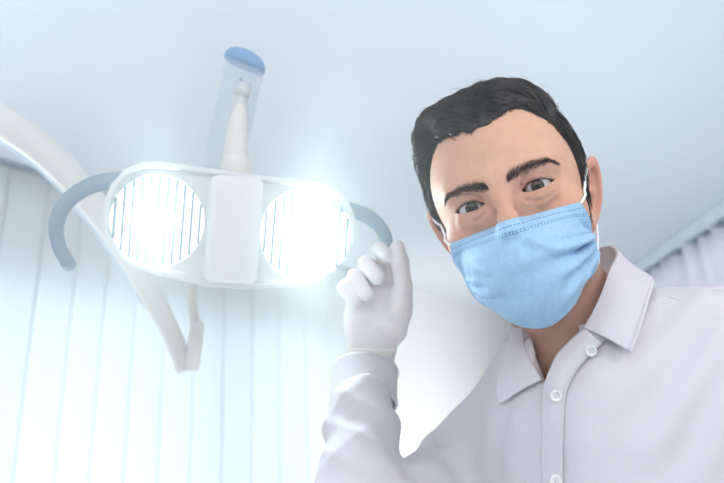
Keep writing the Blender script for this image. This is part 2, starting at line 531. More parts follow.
def f_house(p):
    q = tol(p); xz = q[..., [0, 2]]
    d2 = poly2(xz, OP) + .010
    dy = np.abs(q[..., 1] - .022 - .12 * (xz ** 2).sum(-1)) - .020 + .010
    d = np.sqrt(np.maximum(d2, 0) ** 2 + np.maximum(dy, 0) ** 2) + np.minimum(np.maximum(d2, dy), 0) - .010
    for c, r in ((cL, rL), (cR, rR)):
        hole = np.linalg.norm(xz - c, axis=-1) - r
        hole = np.maximum(hole, q[..., 1] - .030)
        d = smax(d, -hole, .003)
    # raised rim round the edge
    rim = np.maximum(np.abs(d2 - .006) - .0035, np.abs(q[..., 1] - .004) - .010)
    # bulging reflector backs
    for c in (cL, cR):
        b = LO * 0
        bl_ = ell(q, (c[0], .030, c[1]), (.060, .034, .060)); bl_ = np.maximum(bl_, -(q[..., 1] - .031))
        d = smin(d, bl_, .006)
    d = smin(d, rim, .004)
    for c, r in ((cL, rL), (cR, rR)):
        hole = np.maximum(np.linalg.norm(xz - c, axis=-1) - r, q[..., 1] - .030)
        d = np.maximum(d, -hole)
    return d
def nets_local(f, O, A, lo, hi, h, newton=2):
    V, Fq = nets(lambda q: f(q @ A.T + O), lo, hi, h, newton)
    return V @ A.T + O, Fq
V, Fq = nets_local(f_house, LO, LM, (-.175, -.03, -.09), (.175, .09, .10), .0018, 1)
mesh_obj('housing', V, Fq, M['plastic'], lampt)
for c, r in ((cL, rL), (cR, rR)):
    # shallow glowing reflector dish, seen through upright louvres
    P = np.zeros((10, 48, 3))
    for i in range(10):
        rr = r * .985 * i / 9
        for j in range(48):
            a = 2 * math.pi * j / 48
            P[i, j] = LL(c[0] + rr * math.cos(a), c[1] + rr * math.sin(a), .0285 - .011 * (i / 9) ** 2)
    v = P.reshape(-1, 3); f = []
    for i in range(9):
        for j in range(48): f.append((i * 48 + j, i * 48 + (j + 1) % 48, (i + 1) * 48 + (j + 1) % 48, (i + 1) * 48 + j))
    fm = [0 if q // 48 < (3 if c is cL else 4) else 1 for q in range(len(f))]
    dish = mesh_obj('reflector', v, f, None, lampt, mats=[M['glow'], M['glow_rim']], fmat=fm)
    for k in range(-5, 6):
        x = k * r / 5.6
        hh = math.sqrt(max(r * r - x * x, 0)) - .0006
        if hh < .006: continue
        MB().box(LL(c[0] + x, c[1], .010), (.0013, .006, hh), LM).build('louvre', M['louvre'], lampt)
# rounded centre panel
def f_panel(p):
    q = tol(p); c = lq(234, 230); a = math.radians(0.5)
    xx = q[..., 0] - c[0]; zz = q[..., 2] - c[1]
    w = .0345 - .03 * zz * 0
    return smax(rbox(np.stack([xx, q[..., 1] + .002, zz], -1), (0, 0, 0), (.0335, .022, .0675), .011), ell(np.stack([xx, q[..., 1] + .002, zz], -1), (0, .02, 0), (.09, .047, .13)), .004)
V, Fq = nets_local(f_panel, LO, LM, (-.045, -.035, -.08), (.045, .03, .08), .0015)
mesh_obj('centre_panel', V, Fq, M['plastic2'], lampt)
# handles
def handle(pts, ys, rs, name='handle'):
    P = catmull([lp(x, y, d) for (x, y), d in zip(pts, ys)], 8)
    R = np.interp(np.linspace(0, 1, len(P)), np.linspace(0, 1, len(rs)), rs)
    v, f = tube_vf(P, R, 18, True)
    m = MB().add(v, f)
    e = P[-1]; t = P[-1] - P[-2]; t /= np.linalg.norm(t)
    q = [e + t * R[-1] * math.sin(a) for a in np.linspace(0, 1.5, 6)]
    m.tube(q, [R[-1] * math.cos(a) for a in np.linspace(0, 1.5, 6)], 18)
    return m.build(name, M['handle'], lampt, True)
handle([(140, 181), (120, 181), (98, 187), (79, 202), (70, 222), (71, 243), (80, 262)], [.03, .02, .01, 0, -.005, -.006, -.006], [.0115, .0115, .0105, .0095, .009, .0085, .0085])
handle([(335, 205), (355, 209), (372, 216), (384, 229), (389, 246), (388, 262), (384, 277)], [.03, .02, .005, -.008, -.016, -.02, -.02], [.011, .011, .010, .009, .0085, .0085, .0085])
# neck boss, stem
cb = [LL(*lq(236, 182), .022), LL(*lq(236, 163), .026), LL(*lq(236.5, 158), .027), LL(*lq(236.5, 154), .028), LL(*lq(237, 150), .028)]
MB().tube(cb, [.020, .0195, .0185, .0175, .014], 28).build('neck_joint', M['stem'], lampt, True)
st = catmull([LL(*lq(236, 160), .030), LL(*lq(237, 140), .034), LL(*lq(238.5, 118), .038), LL(*lq(240.5, 98), .042), LL(*lq(241.5, 90), .043)], 6)
MB().tube(st, np.interp(np.linspace(0, 1, len(st)), [0, .15, .45, .75, 1], [.016, .0165, .0135, .0108, .0112]), 26).build('stem', M['stem'], lampt, True)
MB().tube([LL(*lq(241.5, 91), .0425), LL(*lq(242.2, 84), .0435), LL(*lq(242.8, 77), .0445)], [.0128, .0135, .0132], 26).build('stem_collar', M['frame'], lampt, True)
# clear sleeve over the arm with a blue end cap: rounded D-shaped tube
ax0, ax1 = np.array(LL(*lq(221, 172), .050)), np.array(LL(*lq(245.5, 56), .052))
ta = (ax1 - ax0) / np.linalg.norm(ax1 - ax0)
sv = LM[:, 0] - LM[:, 0].dot(ta) * ta; sv /= np.linalg.norm(sv); bv = np.cross(ta, sv)
if bv.dot(LM[:, 1]) < 0: bv = -bv
def prof(k, n=40, s=1.0):
    a = 2 * math.pi * k / n
    ca, sa = math.cos(a), math.sin(a)
    return (np.sign(ca) * abs(ca) ** .8 * .0262 * s, np.sign(sa) * abs(sa) ** .8 * .021 * s)
P = np.zeros((12, 41, 3))
for i in range(12):
    c = ax0 + (ax1 - ax0) * i / 11
    for j in range(41):
        x, y = prof(j); P[i, j] = c + sv * x + bv * y
v, f = grid_vf(P)
o = mesh_obj('clear_sleeve', v, f, M['clear'], lampt); o.modifiers.new('thick', 'SOLIDIFY').thickness = .0016
# cap : short blue drum closing the sleeve, domed on top
Pc = np.zeros((10, 40, 3)); cc = ax1 - ta * .001
hs = [0, 0, .002, .006, .0105, .0145, .018, .0205, .022, .0225]; ss = [0.02, 1.0, 1.09, 1.09, 1.03, .93, .76, .54, .3, .02]
tilt = -.012
for i in range(10):
    for j in range(40):
        x, y = prof(j, 40, ss[i])
        Pc[i, j] = cc + ta * (hs[i] + (x * -.14)) + sv * x + bv * y
v = Pc.reshape(-1, 3); f = []
for i in range(9):
    for j in range(40): f.append((i * 40 + j, i * 40 + (j + 1) % 40, (i + 1) * 40 + (j + 1) % 40, (i + 1) * 40 + j))
mesh_obj('end_cap', v, f, M['blue'], lampt)
pin = ax1 - ta * .024 - bv * .0215
MB().tube([pin, pin - bv * .0015], [.0022, .002], 12).build('pin', M['handle'], lampt, True)

# ================================================================== CURVED ARM BEHIND THE LIGHT
arm = thing('curved_support_arm', 'thick cream curved arm sweeping down behind the dental light from the left edge', 'equipment arm', W(100, 212, 1.12))
cpt = [(-150, 78), (-90, 84), (-40, 99), (0, 121), (36, 145), (69, 175), (100, 213), (126, 252), (150, 293), (170, 331), (187, 370)]
dd = [1.3, 1.27, 1.24, 1.21, 1.19, 1.17, 1.14, 1.12, 1.1, 1.09, 1.08]
P = catmull([W(x, y, d) for (x, y), d in zip(cpt, dd)], 8)
R = np.interp(np.linspace(0, 1, len(P)), [0, .3, .5, .7, .9, 1], [.033, .032, .028, .021, .0165, .0165])
v, f = tube_vf(P, R, 26); mesh_obj('arm_tube', v, f, M['arm'], arm)
# pale blue strip along the lower edge
tr = []
for i, p in enumerate(P[:-14]):
    t = P[min(i + 1, len(P) - 1)] - P[max(i - 1, 0)]; t /= np.linalg.norm(t)
    view = (p - CAM) / np.linalg.norm(p - CAM)
    sd = np.cross(t, view); sd /= np.linalg.norm(sd)
    if sd[2] > 0: sd = -sd
    tr.append(p + sd * R[i] * .93)
v, f = tube_vf(np.array(tr), np.linspace(.008, .0045, len(tr)), 12); mesh_obj('edge_strip', v, f, M['armstrip'], arm)
MB().tube([W(191, 369, 1.075), W(195, 345, 1.075), W(197, 327, 1.075), W(197, 321, 1.075)], [.013, .0125, .012, .008], 22).build('end_bracket', M['arm'], arm, True)
MB().tube([W(196, 330, 1.085), W(191, 290, 1.09), W(187, 262, 1.09)], [.009, .008, .008], 18).build('link_rod', M['arm'], arm, True)

# ================================================================== THE MAN
HEYE = W(503, 197, .585)
HM = look_frame(503, 197, 19.0, -4.5, -5)
HO = HEYE + HM @ np.array([0, .085, 0])
def HL(x, y, z): return HO + HM @ np.array([x, y, z])
def toh(p): return (p - HO) @ HM
Nb = W(580, 338, .685)                    # base of the neck
NbL = (Nb - HO) @ HM
ChL = (W(585, 440, .735) - HO) @ HM
EYE = np.array([.0315, -.0745, 0.0]); ER = .0122
man = thing('person', 'dark-haired man in white shirt and blue face mask leaning over, gloved hand gripping the light', 'person', Nb)

def f_head_core(q):
    ax = np.abs(q[..., 0]); m = q.copy(); m[..., 0] = ax     # mirrored coords
    d = ell(q, (0, .008, .026), (.0755, .098, .082))
    d = smin(d, ell(q, (0, -.018, .012), (.070, .074, .088)), .012)
    d = smin(d, ell(q, (0, -.024, -.045), (.061, .062, .062)), .022)
    d = smin(d, ell(q, (0, -.042, -.082), (.040, .046, .036)), .024)     # jaw, chin
    d = smin(d, ell(m, (.041, -.020, -.070), (.018, .034, .022)), .022)
    d = smin(d, ell(m, (.045, -.054, -.030), (.020, .018, .018)), .022)  # cheekbones
    d = smin(d, cone(m, (.006, -.087, .015), (.042, -.074, .020), .0085, .009), .016)  # brow ridge
    d = smax(d, -ell(m, (.034, -.104, -.002), (.019, .019, .0135)), .013)  # sockets
    nose = chain(q, [np.array([0, -.088, .012]), np.array([0, -.097, -.004]), np.array([0, -.108, -.022]), np.array([0, -.116, -.036])], [.0075, .0065, .0080, .0105], .006)
    d = smin(d, nose, .013)
    d = smin(d, cone(m, (.009, -.102, -.036), (.013, -.098, -.038), .007, .006), .006)
    # lids
    e = m - EYE.astype(m.dtype)
    d = smin(d, np.linalg.norm(e, axis=-1) - (ER + .0021), .0055)
    # cheek pad under the eye, raised by a smile; upper lid fold
    d = smin(d, chain(m, [np.array([.019, -.0855, -.0095]), np.array([.031, -.0860, -.0125]), np.array([.043, -.079, -.0095])], [.0020, .0026, .0020], .004), .012)
    return d
def f_head(q):
    q = np.asarray(q)
    d = f_head_core(q)
    m = q.copy(); m[..., 0] = np.abs(q[..., 0])
    # creases
    cu_ = chain(m, [np.array([.0165, -.0865, .0035]), np.array([.024, -.0905, .0085]), np.array([.033, -.0905, .0098]), np.array([.0425, -.0840, .0065]), np.array([.047, -.078, .001])], [.0010, .0018, .0020, .0017, .0008], .002)
    d = smax(d, -cu_, .0022)
    cl_ = chain(m, [np.array([.019, -.089, -.0095]), np.array([.026, -.0905, -.0135]), np.array([.036, -.0895, -.0140]), np.array([.045, -.083, -.0105])], [.0006, .0012, .0012, .0006], .002)
    d = smax(d, -cl_, .003)
    # almond opening
    x = m[..., 0] - .0315; z = m[..., 2]
    t = np.clip(x / .0148, -1.3, 1.3)
    zt = .0050 * (1 - np.abs(t) ** 2.2) * (1 - .12 * t) + .0006 * t
    zb = -.0036 * (1 - np.abs(t) ** 2.4) + .0006 * t
    op = np.maximum(z - zt, zb - z); op = np.maximum(op, np.abs(x) - .0148)
    op = np.maximum(op, m[..., 1] + .068)
    d = smax(d, -op, .0012)
    # neck
    n = cone(q, (0, .030, -.050), NbL, .052, .060)
    d = smin(d, n, .024)
    d = smin(d, cone(q, NbL, ChL, .058, .075), .02)
    # ears
    cy, sy = math.cos(math.radians(32)), math.sin(math.radians(32))
    E0 = np.array([.0685, .012, -.020])
    e = m - E0.astype(m.dtype); e[..., 0] -= .36 * e[..., 2]
    ex = e[..., 0] * cy - e[..., 1] * sy; ey = e[..., 0] * sy + e[..., 1] * cy
    ct, st = math.cos(.16), math.sin(.16)
    ez = e[..., 2] * ct - ey * st; ey = ey * ct + e[..., 2] * st
    ey = ey - .006
    eq = np.stack([ex, ey, ez], -1)
    disc = ell(eq, (0, 0, .002), (.0062, .0150, .030))
    wv = np.where(ez < -.012, 1 - (-.012 - ez) / .05, 1)
    rr = np.sqrt((ey / (.0155 * wv)) ** 2 + ((ez - .002) / .031) ** 2)
    rim = np.sqrt(((rr - 1) * .0155) ** 2 + (ex - .0058) ** 2) - .0031
    rim = np.maximum(rim, -(ey + .009 + (ez + .012) * .3))
    ear = smin(disc, rim, .003)
    ear = smax(ear, -ell(eq, (.0075, -.002, -.004), (.0110, .0085, .013)), .003)
    ear = smax(ear, -ell(eq, (.0080, .003, .014), (.0075, .0075, .0120)), .003)
    ear = smin(ear, ell(eq, (.001, -.004, -.028), (.0048, .0078, .0095)), .006)
    ear = smin(ear, cone(eq, (.004, -.012, .004), (.003, -.011, -.010), .0035, .004), .003)
    d = smin(d, ear, .005)
    return d
V, Fq = nets(f_head, (-.100, -.130, -.29), (.135, .120, .115), .0017, 1)
fac = V[Fq].mean(1)
g = V[:, None, :]
# skin tint: redness, stubble, darker round the lids
base = np.array([.70, .415, .300])
c = np.tile(base, (len(V), 1))
def blend(mask, col):
    global c
    mask = np.clip(mask, 0, 1)[:, None]; c = c * (1 - mask) + np.array(col) * mask
X, Y, Z = V.T; aX = np.abs(X)
def gs(x0, y0, z0, s): return np.exp(-((aX - x0) ** 2 + (Y - y0) ** 2 + (Z - z0) ** 2) / (2 * s * s))
blend(.55 * gs(.048, -.07, -.03, .018), (.66, .30, .22))
blend(.55 * np.exp(-(X ** 2 + (Y + .11) ** 2 + (Z + .015) ** 2) / (2 * .014 ** 2)), (.66, .30, .23))
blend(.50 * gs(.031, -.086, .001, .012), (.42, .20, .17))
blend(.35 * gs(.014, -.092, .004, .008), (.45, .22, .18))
blend(.6 * ((aX > .076) & (Y > -.012) & (Z > -.06) & (Z < .03)), (.68, .33, .26))
bs = (1 / (1 + np.exp((Z + .048 + .25 * np.clip(Y + .05, 0, .05)) / .006))) * (1 / (1 + np.exp(-(Z + .150) / .012))) * (Y < .03)
blend(.45 * bs, (.30, .19, .17))
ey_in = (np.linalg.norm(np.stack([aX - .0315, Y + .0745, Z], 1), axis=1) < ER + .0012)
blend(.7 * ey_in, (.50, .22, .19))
Vw = V @ HM.T + HO
body = mesh_obj('body', Vw, Fq, M['skin'], man)
ca = body.data.color_attributes.new('tint', 'FLOAT_COLOR', 'POINT')
ca.data.foreach_set('color', np.hstack([c, np.ones((len(c), 1))]).astype(np.float32).ravel())

# eyes looking at the patient
M['sclera'] = mat('eye_white', (.56, .53, .54), .12)  # white darkened, the lids' shade put into the colour
M['iris'] = noise_color(mat('brown_iris', (.06, .035, .02), .1), (.022, .014, .011), (.070, .045, .032), 900)
M['pupil'] = mat('pupil_black', (.004, .004, .004), .05)
M['limbus'] = mat('iris_ring', (.02, .014, .012), .1)
for s in (-1, 1):
    ec = HL(s * EYE[0], EYE[1], EYE[2])
    gz = (CAM + RW @ np.array([0.0, .01, 0])) - ec; gz /= np.linalg.norm(gz)
    up = HM[:, 2] - HM[:, 2].dot(gz) * gz; up /= np.linalg.norm(up); rt = np.cross(up, gz)
    def cap(a0, a1, r, n=12, m_=36, bulge=0.0):
        P = np.zeros((n, m_, 3))
        for i in range(n):
            a = a0 + (a1 - a0) * i / (n - 1)
            rr = r + bulge * (1 - (a / a1) ** 2)
            for j in range(m_):
                t = 2 * math.pi * j / m_
                P[i, j] = ec + rr * (math.cos(a) * gz + math.sin(a) * (math.cos(t) * rt + math.sin(t) * up))
        f = [(i * m_ + j, i * m_ + (j + 1) % m_, (i + 1) * m_ + (j + 1) % m_, (i + 1) * m_ + j) for i in range(n - 1) for j in range(m_)]
        return P.reshape(-1, 3), f
    v, f = cap(.02, math.pi - .02, ER, 30)
    eb = mesh_obj('eyeball', v, f, M['sclera'], man)
    v, f = cap(.0001, .50, ER + .0003, 10); mesh_obj('iris_ring', v, f, M['limbus'], eb)
    v, f = cap(.0001, .45, ER + .0005, 10); mesh_obj('iris', v, f, M['iris'], eb)
    v, f = cap(.0001, .18, ER + .0007, 6); mesh_obj('pupil', v, f, M['pupil'], eb)

# ---- hair -----------------------------------------------------------
LY = np.array([-.12, -.030, -.018, -.006, .004, .016, .030, .045, .060, .12])
LZ = np.array([-.030, -.030, -.036, -.034, .004, .012, .000, -.040, -.065, -.075])
def hairline(q):
    """positive inside the hair"""
    x = q[..., 0]; y = q[..., 1]; z = q[..., 2]
    front = z - np.interp(x, [-.08, -.05, -.022, .0, .018, .035, .055, .08], [.088, .080, .072, .0665, .073, .082, .084, .084]) + .0008 * np.sin(x * 420)
    yb = np.interp(z, [-.04, -.02, 0, .02, .05, .08, .10], [-.017, -.022, -.027, -.034, -.043, -.055, -.07])
    yb = yb + .012 * np.clip(-x / .04, 0, 1) * np.clip(z / .03 + .6, .4, 1)
    side = (y - yb) * 1.1
    low = z - np.interp(y, LY, LZ)
    return np.minimum(smax(front, side, .008), low)
def f_hairvol(q):
    x = q[..., 0]
    d = ell(q, (-.002, .014, .028), (.0810, .103, .094))
    # swept top: fuller on the viewer's left and front
    d = smin(d, ell(q, (-.030, -.012, .070), (.046, .062, .046)), .02)
    d = smin(d, ell(q, (.016, .008, .078), (.048, .072, .041)), .02)
    d = smin(d, ell(q, (-.047, -.036, .078), (.021, .030, .028)), .015)
    return d
def f_hair(q):
    q = np.asarray(q)
    head = f_head_core(q)
    vol = f_hairvol(q)
    hl = hairline(q)
    thick = np.clip(hl * .9, -.004, .05)
    d = np.maximum(np.minimum(vol, 1), head - thick - .0012)
    d = smax(d, head - .030, .004)
    d = smin(d, np.maximum(head - .0022, -hl + .004), .004)
    d = np.maximum(d, -hl * .7)
    nz = .0008 * np.sin(q[..., 0] * 330 + 4 * np.sin(q[..., 1] * 60) + q[..., 2] * 150)
    return d + nz
V, Fq = nets(f_hair, (-.11, -.105, -.09), (.11, .135, .145), .0025, 2)
hair = mesh_obj('hair', V @ HM.T + HO, Fq, M['hair'], man)
_, gn = dgrad(f_hair, V); gn /= np.linalg.norm(gn, axis=1)[:, None] + 1e-9

def strands(name, roots, dirf, length, r0, steps, lift, m, parent, surf=None, off=.0006, n=3):
    """many tapered hairs combed along a surface"""
    R = roots.copy(); N = len(R); pts = [R.copy()]
    L = length if np.ndim(length) else np.full(N, length)
    for s in range(steps):
        d, gg = dgrad(surf, R); gg /= np.linalg.norm(gg, axis=1)[:, None] + 1e-9
        v = dirf(R); v = v - (v * gg).sum(1)[:, None] * gg
        v /= np.linalg.norm(v, axis=1)[:, None] + 1e-9
        R = R + v * (L / steps)[:, None]
        tgt = off + lift * (s + 1) / steps
        d, gg = dgrad(surf, R); gg /= np.linalg.norm(gg, axis=1)[:, None] + 1e-9
        R = R - np.clip(d - tgt, -.004, .004)[:, None] * gg
        pts.append(R.copy())
    P = np.stack(pts, 1)                                   # N, steps+1, 3
    T = np.gradient(P, axis=1); T /= np.linalg.norm(T, axis=2)[..., None] + 1e-9
    ref = np.array([.3, .5, .81]); U = np.cross(T, ref); U /= np.linalg.norm(U, axis=2)[..., None] + 1e-9
    Wv = np.cross(T, U); k = steps + 1
    tap = r0 * (1 - np.linspace(0, 1, k) ** 2 * .85)
    ang = 2 * np.pi * np.arange(n) / n
    Vv = P[:, :, None] + tap[None, :, None, None] * (np.cos(ang)[None, None, :, None] * U[:, :, None] + np.sin(ang)[None, None, :, None] * Wv[:, :, None])
    Vv = Vv.reshape(-1, 3)
    i = np.arange(N)[:, None, None] * k * n; s = np.arange(steps)[None, :, None] * n; j = np.arange(n)[None, None, :]; j2 = (j + 1) % n
    Fq = np.stack([i + s + j, i + s + j2, i + s + n + j2, i + s + n + j], -1).reshape(-1, 4)
    return mesh_obj(name, Vv @ HM.T + HO, Fq, m, parent)

def comb(R):
    x, y, z = R.T
    v = np.stack([-.25 - 1.1 * np.clip((z - .05) / .04, 0, 1) * np.clip(1 - y / .08, .2, 1), .55 + 0 * x, .25 + 0 * x], 1)
    side = np.clip((.075 - z) / .03, 0, 1)[:, None]        # sides lie down and back
    v = v * (1 - side) + side * np.stack([0 * x, .55 + 0 * x, -1.0 + 0 * x], 1)
    return v + .22 * np.stack([np.sin(90 * y + 30 * z), np.sin(70 * x + 10 * z), np.sin(80 * x + 60 * y)], 1)
sel = rng.choice(len(V), 9500)
roots = V[sel] + rng.normal(0, .0014, (len(sel), 3))
Ls = rng.uniform(.018, .042, len(sel)) * np.where(V[sel][:, 2] > .07, 1.15, .55)
hs_ = strands('hair_strands', roots, comb, Ls, .00042, 6, .0034, M['strand'], hair, f_hair)
# hairs springing from the hairline
def f_core_s(q): return f_head_core(q)
Vh, _ = nets(f_head_core, (-.085, -.10, -.05), (.085, .02, .11), .004, 1)
hl = hairline(Vh)
edge = Vh[(hl > -.003) & (hl < .006) & (Vh[:, 1] > -.075) & (Vh[:, 1] < .004)]
edge = edge[rng.choice(len(edge), 1500)] + rng.normal(0, .0012, (1500, 3))
def comb_e(R):
    x, y, z = R.T
    v = np.stack([-.7 + 0 * x, .5 + 0 * x, 1.1 + 0 * x], 1)
    side = np.clip((.060 - z) / .02, 0, 1)[:, None]
    return v * (1 - side) + side * np.stack([0 * x, .75 + 0 * x, -.9 + 0 * x], 1) + .2 * rng.normal(0, 1, v.shape)
strands('hairline_strands', edge, comb_e, rng.uniform(.008, .018, 1500), .00020, 5, .005, M['strand'], hair, f_head_core, .0003)
# a few stray hairs on the crown
top = V[(V[:, 2] > .085)]
top = top[rng.choice(len(top), 170)]
def comb_f(R): return comb(R) + .9 * np.sin(R[:, [1, 2, 0]] * 170)
strands('stray_hairs', top, comb_f, rng.uniform(.02, .04, 170), .00013, 7, .009, M['strand'], hair, f_hair)

# eyebrows
for s in (-1, 1):
    n = 640
    t = rng.uniform(0, 1, n)
    bx = np.interp(t, [0, .25, .55, .85, 1], [.0085, .018, .031, .047, .055])
    bz = np.interp(t, [0, .25, .55, .85, 1], [.0102, .0138, .0172, .0176, .0120])
    hw = np.interp(t, [0, .2, .6, 1], [.0020, .0042, .0036, .0014])
    zz = bz + np.clip(rng.normal(0, .55, n), -1.3, 1.3) * hw
    if s > 0: zz = zz + .0012
    R0 = np.stack([s * bx, np.full(n, -.098), zz], 1)
    for _ in range(14):
        d = f_head_core(R0); R0[:, 1] += np.clip(d, -.01, .01) * .9
    def comb_b(R, s=s):
        x, y, z = R.T; tt = np.clip((np.abs(x) - .012) / .047, 0, 1)
        return np.stack([s * (.35 + .8 * tt), .2 * tt, .9 - 1.25 * tt], 1) + .16 * rng.normal(0, 1, R.shape)
    strands('eyebrow', R0, comb_b, rng.uniform(.004, .0070, n) * (1 - .45 * t), .00014, 4, .0012, M['brow'], man, f_head_core, .0002)
# eyelashes
def f_lidball(q):
    m = np.array(q); m[..., 0] = np.abs(m[..., 0]); return np.linalg.norm(m - EYE, axis=-1) - (ER + .0019)
for s in (-1, 1):
    t = np.linspace(-.95, 1.0, 46); x = .0315 + t * .0145
    z = .0050 * (1 - np.abs(t) ** 2.2) * (1 - .12 * t) + .0006 * t
    y = EYE[1] - np.sqrt(np.maximum((ER + .0016) ** 2 - (x - EYE[0]) ** 2 - z ** 2, 1e-6))
    Mb = MB()
    pts = np.stack([s * x, y, z], 1) @ HM.T + HO
    v, f = tube_vf(pts, .00042, 6); Mb.add(v, f)
    for i in range(0, 46):
        a = np.array([s * x[i], y[i], z[i]]); dirn = np.array([s * t[i] * .55, -.8, .05 + .25 * (1 - t[i] ** 2)]); dirn /= np.linalg.norm(dirn)
        q = [a, a + dirn * .0028 + np.array([0, 0, -.0004]), a + dirn * .0052 + np.array([0, 0, .0010])]
        v, f = tube_vf(np.array(q) @ HM.T + HO, [.00020, .00015, .00005], 4); Mb.add(v, f)
    Mb.build('eyelash', M['brow'], man, True)

# ---- face mask --------------------------------------------------------
NU, NV = 141, 91
uu = np.linspace(-1, 1, NU); vv = np.linspace(0, 1, NV)
def tab(v, ks, xs):                        # smooth table
    return np.interp(v, ks, xs)
P = np.zeros((NV, NU, 3)); UVm = np.zeros((NV, NU, 2))
for i, v in enumerate(vv):
    w = tab(v, [0, .15, .35, .6, .85, 1], [.0570, .0580, .0600, .0600, .0555, .048])
    zc = tab(v, [0, .2, .4, .6, .8, 1], [-.0235, -.038, -.058, -.080, -.102, -.122])
    zs = tab(v, [0, .2, .4, .6, .8, 1], [-.0255, -.038, -.051, -.063, -.074, -.083])
    yf = tab(v, [0, .12, .3, .42, .6, .8, .92, 1], [-.094, -.104, -.124, -.131, -.128, -.119, -.108, -.094])
    ys = tab(v, [0, .5, 1], [-.068, -.045, -.030])
    k = tab(v, [0, .2, .45, 1], [1.18, 1.22, 1.30, 1.34])
    for j, u in enumerate(uu):
        t = u * k
        x = w * math.sin(t) / math.sin(k)
        sgn = 1 - (1 - math.cos(t)) / (1 - math.cos(k))
        y = ys + (yf - ys) * sgn ** .92
        # bridge of the nose pushes the top out
        y -= .018 * math.exp(-(x / (.0145 + .03 * v)) ** 2) * max(0, 1 - v * 1.9) ** 1.2
        z = zc + (zs - zc) * abs(u) ** 1.7
        P[i, j] = (x, y, z); UVm[i, j] = ((u + 1) / 2, v)
# pleats, tucks and soft creases
U2, V2 = np.meshgrid(uu, vv)
def ridge(u0, v0, u1, v1, wdt, amp):
    a = np.array([u0, v0]); b = np.array([u1, v1]); d = b - a; L2 = d.dot(d)
    s = ((U2 - u0) * d[0] + (V2 - v0) * d[1]) / L2; sc = np.clip(s, 0, 1)
    px_ = U2 - (u0 + sc * d[0]); py_ = (V2 - (v0 + sc * d[1])) * 1.3
    sg = np.sign((U2 - u0) * d[1] - (V2 - v0) * d[0])
    dist = np.sqrt(px_ ** 2 + py_ ** 2)
    fade = (1 - sc) ** .8
    return amp * np.exp(-(dist / wdt) ** 2) * (1.0 + .9 * sg * dist / wdt) * fade
disp = np.zeros_like(U2)
# tucks radiating from the right-hand and left-hand lower edges
for a in [(1, .48, .25, .40, .05, .0048), (1, .55, .30, .62, .05, .0040), (1, .62, .42, .84, .045, .0038), (.96, .40, .40, .30, .035, .0022),
          (-1, .60, -.42, .52, .045, .0030), (-1, .66, -.38, .66, .04, .0026), (-.95, .74, -.50, .86, .04, .0022), (-.62, .60, -.30, .78, .03, .0030),
          (.15, .30, .45, .48, .04, .0020), (-.35, .42, -.62, .36, .04, .0018), (.55, .72, .2, .9, .04, .002)]:
    disp += ridge(*a)
disp -= ridge(1, .515, .35, .50, .035, .0032) + ridge(1, .59, .42, .72, .03, .003) + ridge(-1, .63, -.35, .585, .03, .0034) + ridge(-.55, .70, -.25, .70, .03, .002)
disp *= 2.2
disp += .0014 * np.sin(U2 * 5 + V2 * 9 + 1) * np.sin(V2 * 11 + U2 * 3) * np.clip((V2 - .2) * 3, 0, 1)
disp += .0006 * np.sin(U2 * 23 + V2 * 17 + 2 * np.sin(U2 * 9)) * np.clip((V2 - .2) * 3, 0, 1)
dv = np.gradient(P, axis=0); du = np.gradient(P, axis=1); nn = np.cross(du, dv); nn /= np.linalg.norm(nn, axis=2)[..., None] + 1e-12
if nn[NV // 2, NU // 2, 1] > 0: nn = -nn
fadeb = np.where(U2 < 0, .72, 1.0) * np.clip(1.35 - 1.0 * np.clip(-U2 - .6, 0, 1) * 2.4, .25, 1) * np.clip((1 - V2) / .14, .12, 1) * np.clip((1 - np.abs(U2)) / .13 + .08, 0, 1) * np.clip(V2 / .2, 0, 1)
P = P + nn * (1.5 * disp * fadeb)[..., None]
Q = P.reshape(-1, 3)
# keep it outside the skin and lay its upper and side hems on the face
hem = np.maximum(np.clip(1 - V2 / .05, 0, 1), 0).ravel()
for it in range(8):
    d, gg = dgrad(f_head_core, Q); gg /= np.linalg.norm(gg, axis=1)[:, None] + 1e-9
    push = np.clip(.0018 - d, 0, .01)
    pull = np.clip(d - .0022, 0, .012) * hem
    mv = (push - pull * .8)[:, None]
    cen = np.clip((.9 - np.abs(U2.ravel())) / .3, 0, 1)[:, None]
    Q = Q + mv * (gg * (1 - cen) + cen * np.array([0, -1.0, 0]) * np.clip(1 / np.maximum(-gg[:, 1], .3), 1, 2)[:, None])
    if it in (2, 4, 5):
        G_ = Q.reshape(NV, NU, 3)
        for _ in range(4):
            S_ = G_.copy(); S_[1:-1, 1:-1] = .5 * G_[1:-1, 1:-1] + .125 * (G_[2:, 1:-1] + G_[:-2, 1:-1] + G_[1:-1, 2:] + G_[1:-1, :-2]); S_[0, 1:-1] = .5 * G_[0, 1:-1] + .25 * (G_[0, 2:] + G_[0, :-2]); G_ = S_
        Q = G_.reshape(-1, 3)
v = Q @ HM.T + HO
_, f = grid_vf(P)
mask = mesh_obj('face_mask', v, f, M['mask'], man, uvs=UVm.reshape(-1, 2))
mask.modifiers.new('thick', 'SOLIDIFY').thickness = .0007
mask['label'] = 'pale blue pleated disposable mask'
PM = Q.reshape(NV, NU, 3)
def strip(name, idx_pts, wd, th, m, parent):
    pts = np.array(idx_pts)
    v, f = tube_vf(pts, wd, 8, True); return mesh_obj(name, v, f, m, parent)
